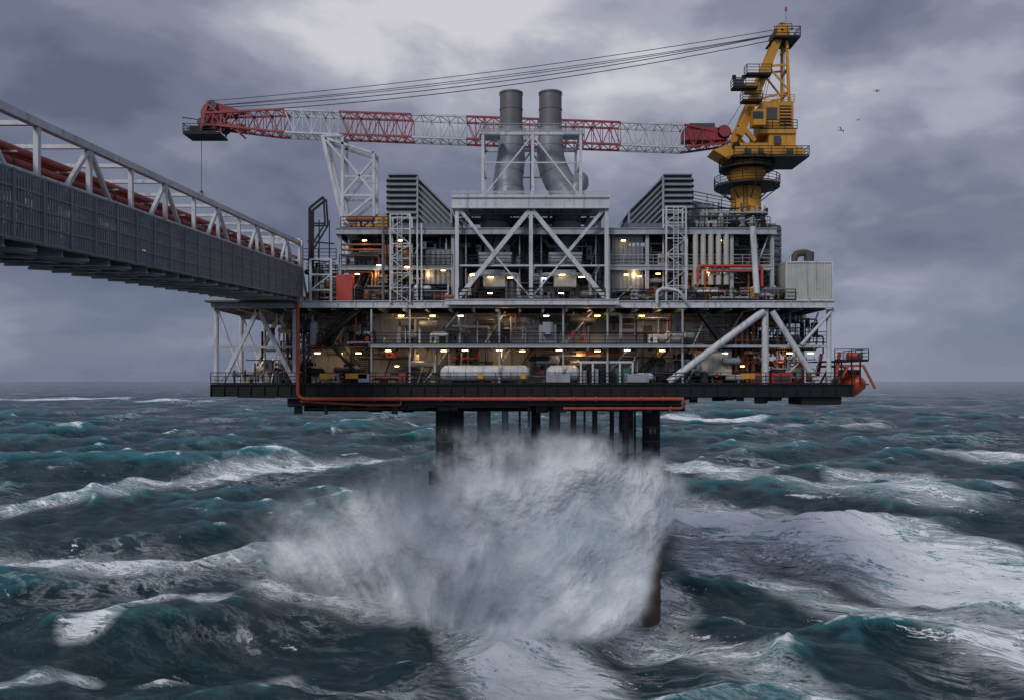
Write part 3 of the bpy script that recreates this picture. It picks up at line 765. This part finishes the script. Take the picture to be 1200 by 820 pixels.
def paint(name,col,rust=.3,rough=.5,metal=0.,dirt=.5,bump=.02):
    m=bpy.data.materials.new(name);m.use_nodes=True;t=NT(m.node_tree)
    co=t.n('ShaderNodeTexCoord').outputs['Object']
    sc=t.vm('MULTIPLY',co,(2.2,2.2,.22))
    st=t.noise(sc,1.0,6,.65)
    big=t.noise(co,.35,6,.6)
    fine=t.noise(co,3.0,8,.7)
    v=t.m('MULTIPLY_ADD',big,.7,.65)
    c=t.mix(1.0,col,t.comb(v,v,v),'MULTIPLY')
    lum=min(1,sum(col)*1.5)
    c=t.mix(t.m('MULTIPLY',t.ss(st,.46,.74),dirt),c,tuple(x*.38+.02*k*lum for x,k in zip(col,(1.2,.9,.6))))
    rs=t.m('MULTIPLY',t.ss(fine,.57,.67),rust)
    rs=t.m('MAXIMUM',rs,t.m('MULTIPLY',t.m('MULTIPLY',t.ss(st,.56,.7),t.ss(fine,.4,.6)),rust))
    c=t.mix(rs,c,(.13,.05,.022) if lum>.12 else (.05,.022,.012))
    b=t.n('ShaderNodeBsdfPrincipled');t.l(c,b.inputs['Base Color'])
    t.l(t.m('MULTIPLY_ADD',fine,.3,rough-.15),b.inputs['Roughness']);b.inputs['Metallic'].default_value=metal
    if lum<.12: b.inputs['Specular IOR Level'].default_value=.25
    if bump:
        bn=t.n('ShaderNodeBump');bn.inputs['Strength'].default_value=.3;bn.inputs['Distance'].default_value=bump
        t.l(fine,bn.inputs['Height']);t.l(bn.outputs[0],b.inputs['Normal'])
    o=t.n('ShaderNodeOutputMaterial');t.l(b.outputs[0],o.inputs[0]);MATS[name]=m
paint('white',(.49,.51,.54),.55,.5,dirt=.65); paint('greyw',(.33,.35,.375),.45,.55); paint('beige',(.40,.39,.36),.4,.6); paint('beige2',(.26,.24,.21),.4,.6)
paint('cream',(.47,.43,.36),.4,.6); paint('cream2',(.44,.44,.42),.45,.6)
paint('grey',(.19,.21,.24),.3,.5); paint('greyd',(.115,.128,.147),.25,.5); paint('galv',(.26,.28,.31),.3,.45,dirt=.3); paint('galvs',(.21,.23,.26),.08,.42,dirt=.4); paint('galvd',(.13,.14,.155),.15,.5,dirt=.3); paint('clad',(.15,.165,.195),.12,.55,dirt=.4)
paint('dark',(.045,.05,.058),.35,.6); paint('black',(.011,.012,.015),.25,.6); paint('stackdark',(.12,.115,.125),.15,.5,dirt=.5)
paint('yellow',(.52,.24,.02),.3,.5); paint('red',(.40,.042,.03),.25,.55); paint('redb',(.26,.026,.034),.2,.55,dirt=.4); paint('orange',(.38,.062,.03),.35,.55); paint('orangebrown',(.26,.09,.04),.4,.6)
paint('redpipe',(.28,.042,.034),.3,.55); paint('boatred',(.47,.065,.025),.2,.45); paint('green',(.03,.12,.08),.3,.5); paint('rustdark',(.06,.042,.032),.7,.6)
paint('cable',(.05,.05,.055),0,.5,bump=0); paint('gullwhite',(.55,.55,.56),0,.7,dirt=.1,bump=0); paint('gullgrey',(.13,.14,.15),0,.7,dirt=.1,bump=0); paint('glass',(.02,.03,.035),0,.15,bump=0)
for nm,cc,st in(('lamp',(1,.60,.20,1),28),('lampcool',(.9,.97,1,1),14),('lampdim',(1,.7,.35,1),5)):
    m=bpy.data.materials.new(nm);m.use_nodes=True;t=NT(m.node_tree);e=t.n('ShaderNodeEmission');e.inputs[0].default_value=cc;e.inputs[1].default_value=st;o=t.n('ShaderNodeOutputMaterial');t.l(e.outputs[0],o.inputs[0]);MATS[nm]=m
    try: m.cycles.emission_sampling='NONE'
    except Exception: pass

parents={}
for (par,part,mat),(vs,fs,sm) in G.items():
    if par not in parents:
        e=bpy.data.objects.new(par,None);scene.collection.objects.link(e);parents[par]=e;e.empty_display_size=1
    me=bpy.data.meshes.new(part);me.from_pydata(vs,[],fs);me.polygons.foreach_set('use_smooth',sm)
    me.materials.append(MATS[mat]);me.update()
    ob=bpy.data.objects.new(part,me);scene.collection.objects.link(ob);ob.parent=parents[par]
def plight(name,x,y,z,e,r=.3):
    l=bpy.data.lights.new(name,'POINT');l.energy=e;l.color=(1,.60,.27);l.shadow_soft_size=r
    o=bpy.data.objects.new(name,l);o.location=(x,y,z);scene.collection.objects.link(o);o.parent=parents['oil_platform']
for px in (400,490,585,680,780): plight('deck_lamp',XX(px),1.6,L1-.9,80)
for px in (490,590,690,770): plight('deck_lamp',XX(px),1.2,L2-1.6,75)
for px in (580,664): plight('turbine_lamp',XX(px),1.0,ZZ(330),160)
for px in (440,500,745,830): plight('module_lamp',XX(px),.9,L2+2.7,75)
for px in (300,850,930): plight('deck_lamp',XX(px),3,L0+2.7,75)

# ------------------------------------------------------------------ sea
def S(px,py):
    d=24000.0/(py-445); return np.array([(px-600)*d/960.0,d-80])
rng=np.random.default_rng(5)
rr=[6.0]
while rr[-1]<50: rr.append(rr[-1]*1.06)
while rr[-1]<700: rr.append(rr[-1]*1.0036)
while rr[-1]<3000: rr.append(rr[-1]*1.009)
while rr[-1]<16000: rr.append(rr[-1]*1.06)
rr=np.array(rr)
th=np.concatenate([np.linspace(-40,40,860),np.linspace(40,320,200)[1:-1]])*math.pi/180
NR,NT_=len(rr),len(th)
RR,TH=np.meshgrid(rr,th,indexing='ij')
X0=(RR*np.sin(TH)).ravel();Y0=(RR*np.cos(TH)-80).ravel();D=RR.ravel()
z=np.zeros_like(X0);dx=np.zeros_like(X0);dy=np.zeros_like(X0);J=np.zeros_like(X0)
nw=95
lam=np.exp(rng.uniform(math.log(2.2),math.log(75),nw))
lam[:4]=[96,82,70,58]
main=math.radians(-68)
for i,L in enumerate(lam):
    k=2*math.pi/L
    spread=.5 if L>30 else .95
    a=main+rng.normal(0,spread)
    amp=(.0060 if L>38 else .0080 if L>14 else .0078)*L
    kx,ky=k*math.cos(a),k*math.sin(a)
    ph=rng.uniform(0,6.283)
    cell=np.maximum(D*.0036,D*.00163)*1.0
    cell=np.where(D>700,D*.009,cell);cell=np.where(D>3000,D*.06,cell)
    w=np.clip((L/cell-3)/4,0,1)
    p=kx*X0+ky*Y0+ph
    p+=1.5*np.sin(.013*X0*(1+.3*math.sin(i))+.016*Y0+i)
    s=np.sin(p);c=np.cos(p)
    aw=amp*w
    z+=aw*c;q=1.0
    dx-=q*aw*s*kx/k;dy-=q*aw*s*ky/k
    J+=q*aw*k*c
far=np.clip(1-(D-2500)/3000,0.0,1)
z*=far;dx*=far;dy*=far
foam=np.clip((J-.48)/.5,0,1)*np.clip(1-(D-1500)/2500,.0,1)
def stroke(pts,w,st,fall=1.0):
    pts=[S(*p) for p in pts]
    best=np.full_like(X0,1e9)
    for a,b in zip(pts[:-1],pts[1:]):
        ab=b-a;L2_=ab@ab
        t=np.clip(((X0-a[0])*ab[0]+(Y0-a[1])*ab[1])/L2_,0,1)
        d=np.hypot(X0-(a[0]+t*ab[0]),Y0-(a[1]+t*ab[1]))
        best=np.minimum(best,d)
    return np.clip(1-best/w,0,1)**fall*st
F=[]
F.append(stroke([(790,600),(900,616),(1050,640),(1240,672)],25,1.3,.9))
F.append(stroke([(790,602),(840,610),(900,622),(1000,636)],12,1.5,.8))
F.append(stroke([(880,562),(980,580),(1090,590)],20,.85))
F.append(stroke([(820,640),(960,690),(1100,730),(1240,790)],8,.75))
F.append(stroke([(1080,660),(1150,700),(1240,740)],9,.8))
F.append(stroke([(720,725),(860,775),(960,840)],6,.7))
F.append(stroke([(545,705),(585,745),(615,795),(640,850)],7,1.6,.9))
F.append(stroke([(620,715),(670,745),(690,800)],4.5,1.0,1))
F.append(stroke([(500,695),(620,705),(740,708)],10,1.2,.9))
F.append(stroke([(-40,655),(180,662),(400,640),(520,640)],15,.95))
F.append(stroke([(190,562),(300,548),(430,540)],17,.85))
F.append(stroke([(-20,469),(105,467)],55,1.4,.6))
F.append(stroke([(140,471),(230,470)],32,.9))
F.append(stroke([(100,738),(150,722),(250,705)],3.6,1.1,.9))
F.append(stroke([(0,815),(60,800),(110,780)],2.6,1.1))
F.append(stroke([(805,490),(860,492)],26,1.3,.7))
F.append(stroke([(1080,530),(1200,535)],20,.85))
F.append(stroke([(780,545),(850,550)],18,.95))
F.append(stroke([(200,790),(330,760)],3.4,.75))
F.append(stroke([(950,500),(1010,498)],22,.85))
F.append(stroke([(330,690),(450,700),(540,720)],6,.75))
F.append(stroke([(20,600),(140,590)],9,.65));F.append(stroke([(1000,555),(1160,562)],11,.7));F.append(stroke([(380,780),(470,810)],3,.6))
for f in F: foam=np.maximum(foam,f)+.25*np.minimum(foam,f)
foam=np.minimum(foam,1.25)
def gauss(px,py,sx,sy,h,rot=0):
    c=S(px,py);ux=(X0-c[0])*math.cos(rot)+(Y0-c[1])*math.sin(rot);uy=-(X0-c[0])*math.sin(rot)+(Y0-c[1])*math.cos(rot)
    return h*np.exp(-(ux/sx)**2-(uy/sy)**2)
z+=gauss(960,585,42,12,3.0,-.45)+gauss(585,735,7,8,2.2,.2)+gauss(60,660,40,8,1.2)-gauss(900,720,25,9,2.2)+gauss(180,730,16,4.5,1.6,.2)-gauss(380,760,18,7,1.5)
X=X0+dx;Yv=Y0+dy
co=np.stack([X,Yv,z],1).astype(np.float32)
idx=np.arange(NR*NT_).reshape(NR,NT_)
a=idx[:-1,:];b=np.roll(idx,-1,1)[:-1,:];c_=np.roll(idx,-1,1)[1:,:];d=idx[1:,:]
quads=np.stack([a,b,c_,d],-1).reshape(-1,4)
quads=quads[:,::-1]
nv=len(co);cen=np.array([[0,-80,0]],dtype=np.float32);co=np.vstack([co,cen])
tris=np.stack([idx[0,:],np.roll(idx[0,:],-1),np.full(NT_,nv)],1)
def npmesh(name,co,quads,tris=None):
    me=bpy.data.meshes.new(name)
    me.vertices.add(len(co));me.vertices.foreach_set('co',co.astype(np.float32).ravel())
    nt=0 if tris is None else len(tris)
    lv=quads.ravel() if nt==0 else np.concatenate([quads.ravel(),tris.ravel()])
    me.loops.add(len(lv));me.loops.foreach_set('vertex_index',lv.astype(np.int32))
    me.polygons.add(len(quads)+nt)
    ls=np.arange(len(quads))*4
    if nt: ls=np.concatenate([ls,len(quads)*4+np.arange(nt)*3])
    me.polygons.foreach_set('loop_start',ls.astype(np.int32))
    me.update(calc_edges=True);me.validate()
    me.polygons.foreach_set('use_smooth',np.ones(len(me.polygons),dtype=bool))
    return me
me=npmesh('sea',co,quads,tris)
at=me.attributes.new('foam','FLOAT','POINT');at.data.foreach_set('value',np.append(foam,0).astype(np.float32))
at=me.attributes.new('crest','FLOAT','POINT');at.data.foreach_set('value',np.append(np.clip(z/9+J*.5,0,1),0).astype(np.float32))
sea=bpy.data.objects.new('sea',me);scene.collection.objects.link(sea)
m=bpy.data.materials.new('sea_water');m.use_nodes=True;t=NT(m.node_tree)
co_=t.n('ShaderNodeTexCoord').outputs['Object']
fa=t.n('ShaderNodeAttribute',attribute_name='foam').outputs['Fac']
cr=t.n('ShaderNodeAttribute',attribute_name='crest').outputs['Fac']
rot=t.n('ShaderNodeVectorRotate',rotation_type='Z_AXIS');t.l(co_,rot.inputs['Vector']);rot.inputs['Angle'].default_value=math.radians(22)
str_=t.vm('MULTIPLY',rot.outputs[0],(.32,1.0,1.0))
wob=t.noise(co_,.05,3,.5,0,'Color')
str_=t.vm('ADD',str_,t.vm('MULTIPLY',wob,(10,10,0)))
f1=t.noise(str_,.30,12,.68,.1)
f2=t.noise(str_,1.7,9,.72,.1)
f3=t.noise(t.vm('MULTIPLY',str_,(1.6,1,1)),6.0,6,.7,0)
caps=t.noise(t.vm('ADD',str_,(31,17,0)),.085,8,.66,.2)
capm=t.ss(caps,.61,.70)
rid=t.m('SUBTRACT',1.0,t.m('MULTIPLY',t.m('ABSOLUTE',t.m('SUBTRACT',f1,.5)),16.0),clamp=True)
rid2=t.m('SUBTRACT',1.0,t.m('MULTIPLY',t.m('ABSOLUTE',t.m('SUBTRACT',f2,.5)),11.0),clamp=True)
fb=t.m('ADD',fa,t.m('MULTIPLY',capm,.55))
val=t.m('ADD',fb,t.m('MULTIPLY',t.m('SUBTRACT',f1,.5),3.0))
val=t.m('ADD',val,t.m('MULTIPLY',t.m('SUBTRACT',f2,.5),2.4))
val=t.m('ADD',val,t.m('MULTIPLY',t.m('SUBTRACT',f3,.5),1.2))
solid=t.ss(val,.66,.84)
lace=t.m('MULTIPLY',t.m('MAXIMUM',rid,t.m('MULTIPLY',rid2,.8)),t.ss(fb,.12,.5))
lowm=t.ss(t.noise(co_,.018,4,.6),.52,.66)
thin=t.m('MULTIPLY',t.m('MAXIMUM',t.m('MULTIPLY',rid,rid2),t.m('MULTIPLY',rid,.25)),t.m('MULTIPLY_ADD',lowm,.6,.05))
mask=t.m('MAXIMUM',solid,t.m('MAXIMUM',t.m('MULTIPLY',lace,.6),thin),clamp=True)
base=t.mix(t.ss(cr,.02,.6),(.004,.030,.042),(.016,.15,.17))
tint=t.mix(t.ss(fa,.3,1.1),base,(.05,.28,.30))
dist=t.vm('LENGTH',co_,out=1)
tint=t.mix(t.ss(dist,400,6000),tint,(.075,.125,.16))  # horizon haze painted into the water colour, paler with distance
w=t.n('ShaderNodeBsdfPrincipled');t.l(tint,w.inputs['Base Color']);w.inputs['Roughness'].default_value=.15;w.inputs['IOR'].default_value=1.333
fo=t.n('ShaderNodeBsdfPrincipled');fo.inputs['Roughness'].default_value=.8
t.l(t.mix(t.ss(t.m('ADD',t.m('MULTIPLY',f2,.6),t.m('MULTIPLY',f3,.4)),.36,.54),(.62,.72,.76),(.93,.95,.96)),fo.inputs['Base Color'])
b1=t.noise(rot.outputs[0],.7,7,.62);b2=t.noise(t.vm('MULTIPLY',rot.outputs[0],(.6,1,1)),4.0,6,.62)
bu=t.n('ShaderNodeBump');bu.inputs['Strength'].default_value=1.0;bu.inputs['Distance'].default_value=.9;t.l(t.m('ADD',b1,t.m('MULTIPLY',b2,.2)),bu.inputs['Height'])
t.l(bu.outputs[0],w.inputs['Normal'])
bf=t.n('ShaderNodeBump');bf.inputs['Strength'].default_value=.7;bf.inputs['Distance'].default_value=.5;t.l(t.m('ADD',t.m('ADD',f2,b1),t.m('MULTIPLY',f3,.4)),bf.inputs['Height']);t.l(bf.outputs[0],fo.inputs['Normal'])
mx=t.n('ShaderNodeMixShader');t.l(mask,mx.inputs[0]);t.l(w.outputs[0],mx.inputs[1]);t.l(fo.outputs[0],mx.inputs[2])
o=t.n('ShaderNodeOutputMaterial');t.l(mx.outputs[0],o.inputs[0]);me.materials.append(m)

# ------------------------------------------------------------------ spray veils thrown up round the legs
SB=[(650,622,172,122,1.5),(740,580,84,66,1.25),(575,572,105,64,1.15),(495,625,150,90,.95),(395,640,160,70,.6),(610,698,200,48,1.15),(715,670,48,66,1.2),(665,545,125,50,1.05),(620,510,140,48,.55)]
spe=bpy.data.objects.new('wave_spray',None);scene.collection.objects.link(spe)
m=bpy.data.materials.new('spray_veil');m.use_nodes=True;t=NT(m.node_tree)
p=t.n('ShaderNodeTexCoord').outputs['Object']
dn=t.n('ShaderNodeAttribute',attribute_name='dens').outputs['Fac']
fan=t.n('ShaderNodeAttribute',attribute_name='fan').outputs['Vector']
wn=t.vm('MULTIPLY',t.vm('SUBTRACT',t.noise(p,.07,1,.4,0,'Color'),(.5,.5,.5)),(1.8,.6,.3))
fv=t.vm('ADD',fan,wn)
s1=t.noise(t.vm('MULTIPLY',fv,(1.2,.5,1)),1.0,4,.5,0)
s2=t.noise(p,.16,5,.5,0)
s3=t.noise(t.vm('MULTIPLY',fv,(3.2,.9,1)),1.0,4,.5)
s4=t.noise(p,.9,5,.55)
val=t.m('ADD',dn,t.m('MULTIPLY',t.m('SUBTRACT',s1,.5),1.3))
val=t.m('ADD',val,t.m('MULTIPLY',t.m('SUBTRACT',s2,.5),1.7))
val=t.m('ADD',val,t.m('MULTIPLY',t.m('SUBTRACT',s3,.5),.45))
val=t.m('ADD',val,t.m('MULTIPLY',t.m('SUBTRACT',s4,.5),.35))
alpha=t.m('MULTIPLY',t.ss(val,.0,1.1),t.ss(dn,.0,.6))
alpha=t.m('MULTIPLY',alpha,.9)
di=t.n('ShaderNodeBsdfDiffuse');tr=t.n('ShaderNodeBsdfTranslucent')
lw=t.m('ADD',t.m('MULTIPLY',s1,.4),t.m('ADD',t.m('MULTIPLY',s3,.12),t.m('MULTIPLY',s2,.58)))
colr=t.mix(t.ss(lw,.42,.66),(.54,.62,.68),(.92,.95,.97))
t.l(colr,di.inputs[0]);t.l(colr,tr.inputs[0])
bp=t.n('ShaderNodeBump');bp.inputs['Strength'].default_value=.8;bp.inputs['Distance'].default_value=3.5;t.l(t.m('ADD',s2,t.m('MULTIPLY',s1,.25)),bp.inputs['Height'])
t.l(bp.outputs[0],di.inputs['Normal'])
ms=t.n('ShaderNodeMixShader');ms.inputs[0].default_value=.3;t.l(di.outputs[0],ms.inputs[1]);t.l(tr.outputs[0],ms.inputs[2])
tp=t.n('ShaderNodeBsdfTransparent');m2=t.n('ShaderNodeMixShader');t.l(alpha,m2.inputs[0]);t.l(tp.outputs[0],m2.inputs[1]);t.l(ms.outputs[0],m2.inputs[2])
o=t.n('ShaderNodeOutputMaterial');t.l(m2.outputs[0],o.inputs[0]);spm=m
gx=np.linspace(-36,23,160);gz=np.linspace(-3,22.2,72)
GX,GZ=np.meshgrid(gx,gz,indexing='ij')
for k,(yb_,amp,zsc) in enumerate(((-2.6,.55,.6),(-.2,.9,.9),(2.0,1.0,1.0),(11,1.0,1.05),(16,.85,1.0),(22.3,.7,.9))):
    dens=np.zeros_like(GX)
    for (cx,cy,rx,ry,am) in SB:
        c=P(cx,cy,3);r1=rx*83/960;r2=ry*83/960
        q=((GX-c.x-.4*math.sin(k*2.1))/r1)**2+((GZ/zsc-c.z)/r2)**2
        dens=np.maximum(dens,am*np.clip(1-q,0,1)**1.0)
    dens*=amp
    dens*=np.clip((GX+36)/3,0,1)*np.clip((23-GX)/3,0,1)*np.clip((22-GZ)/2.5,0,1)
    fr=k<3
    if fr: # the curtain opens beside the right-hand leg close to the water
        dens*=1-np.clip((GX-11.6-.22*GZ)/2.2,0,1)*np.clip((9.8-GZ)/2.5,0,1)
    y=yb_+np.minimum(.011*(GX-3)**2,2.2)*(1 if fr else -.4)+.003*np.clip(GZ,0,None)**2*(1 if fr else -.5)
    y=y+.5*np.sin(GX*.55+k*1.7+GZ*.25)+.35*np.sin(GZ*.7-GX*.3+k)+.2*np.sin(GX*1.4+GZ*1.1+2*k)
    if fr: y=np.minimum(y,5.2+.1*k)
    ang=np.arctan2(GZ+9,GX+9);rad=np.hypot(GX+9,GZ+9)
    co=np.stack([GX.ravel(),y.ravel(),GZ.ravel()],1)
    nx,nz=GX.shape;ix=np.arange(nx*nz).reshape(nx,nz)
    qd=np.stack([ix[:-1,:-1],ix[1:,:-1],ix[1:,1:],ix[:-1,1:]],-1).reshape(-1,4)
    dm=dens.ravel()[qd].max(1);qd=qd[dm>.001]
    me=npmesh('veil',co,qd)
    at=me.attributes.new('dens','FLOAT','POINT');at.data.foreach_set('value',dens.ravel().astype(np.float32))
    at=me.attributes.new('fan','FLOAT_VECTOR','POINT');at.data.foreach_set('vector',np.stack([ang.ravel()*6,rad.ravel()*.16,np.full(ang.size,k*7.3)],1).astype(np.float32).ravel())
    me.materials.append(spm)
    ob=bpy.data.objects.new('veil',me);scene.collection.objects.link(ob);ob.parent=spe

# ------------------------------------------------------------------ world
W=bpy.data.worlds.new('World');scene.world=W;W.use_nodes=True;t=NT(W.node_tree)
SUN_EL,SUN_AZ=math.radians(38),math.radians(212)
sk=t.n('ShaderNodeTexSky',sky_type='NISHITA');sk.sun_disc=False;sk.sun_elevation=SUN_EL;sk.sun_rotation=SUN_AZ
dv=t.n('ShaderNodeTexCoord').outputs['Generated']
sx,sy,sz=t.sep(dv)
den=t.m('ADD',t.m('MAXIMUM',sz,0.0),.30)
uv=t.comb(t.m('DIVIDE',sx,den),t.m('DIVIDE',sy,den),t.m('MULTIPLY',sz,1.5))
wv=t.vm('ADD',uv,t.vm('MULTIPLY',t.noise(uv,1.2,4,.5,0,'Color'),(.6,.6,.3)))
n1=t.noise(wv,.9,6,.5,.2)
n2=t.noise(t.vm('ADD',wv,(7.3,2.1,0)),2.4,8,.5,.1)
n3=t.noise(t.vm('MULTIPLY',dv,(3.0,3.0,6.0)),1.7,7,.52,.15)
n=t.m('ADD',t.m('MULTIPLY',n1,.40),t.m('ADD',t.m('MULTIPLY',n2,.23),t.m('MULTIPLY',n3,.37)))
n=t.m('MULTIPLY_ADD',t.m('SUBTRACT',n,.5),3.1,.41)
def dirglow(px,py,pw_):
    v=Vector((px-600,960,445-py)).normalized()
    d=t.m('MAXIMUM',t.vm('DOT_PRODUCT',dv,tuple(v),out=1),0.0)
    return t.m('POWER',d,pw_)
n=t.m('ADD',n,t.m('MULTIPLY',dirglow(500,-10,80),.28))
n=t.m('ADD',n,t.m('MULTIPLY',dirglow(740,90,110),.22))
n=t.m('ADD',n,t.m('MULTIPLY',dirglow(960,110,120),.14))
n=t.m('ADD',n,t.m('MULTIPLY',dirglow(1160,120,180),.10))
n=t.m('SUBTRACT',n,t.m('MULTIPLY',dirglow(130,150,45),.11))
n=t.m('SUBTRACT',n,t.m('MULTIPLY',dirglow(1150,280,90),.08))
cr_=t.n('ShaderNodeValToRGB');t.l(n,cr_.inputs[0]);e=cr_.color_ramp;e.interpolation='EASE'
e.elements[0].position=.12;e.elements[0].color=(1.10,1.28,1.98,1)
e.elements[1].position=.97;e.elements[1].color=(6.4,6.3,6.7,1)
for ps,cc in((.34,(1.62,1.78,2.52,1)),(.52,(2.38,2.5,3.28,1)),(.72,(3.8,3.85,4.65,1))):
    x_=e.elements.new(ps);x_.color=cc
hz=t.ss(sz,.0,.17)
lowc=t.mix(t.ss(sx,-.4,.45),(1.25,1.65,2.65),(1.8,2.2,3.25))
cl=t.mix(hz,lowc,cr_.outputs[0])
cl=t.mix(t.m('MULTIPLY',t.m('SUBTRACT',1.0,hz),.35),cl,cr_.outputs[0])
cl=t.mix(1.0,cl,t.mix(t.ss(sy,.2,-.8),(1,1,1),(2.0,2.0,1.9)),'MULTIPLY')
cl=t.mix(.94,sk.outputs[0],cl)
bg=t.n('ShaderNodeBackground');t.l(cl,bg.inputs[0]);bg.inputs[1].default_value=.1
o=t.n('ShaderNodeOutputWorld');t.l(bg.outputs[0],o.inputs[0])
sl=bpy.data.lights.new('sun','SUN');sl.energy=1.5;sl.angle=math.radians(15);sl.color=(1,.97,.94)
so=bpy.data.objects.new('sun',sl);scene.collection.objects.link(so)
dirv=Vector((math.sin(SUN_AZ)*math.cos(SUN_EL),math.cos(SUN_AZ)*math.cos(SUN_EL),math.sin(SUN_EL)))
so.rotation_euler=dirv.to_track_quat('Z','Y').to_euler()
cam=bpy.data.cameras.new('camera');cam.lens=28.8;cam.sensor_width=36;cam.shift_y=35/1200;cam.clip_end=40000;cam.clip_start=.1
co=bpy.data.objects.new('camera',cam);co.location=(0,-80,25);co.rotation_euler=(math.pi/2,0,0);scene.collection.objects.link(co)
scene.camera=co
scene.view_settings.view_transform='Standard';scene.view_settings.look='None';scene.view_settings.exposure=0
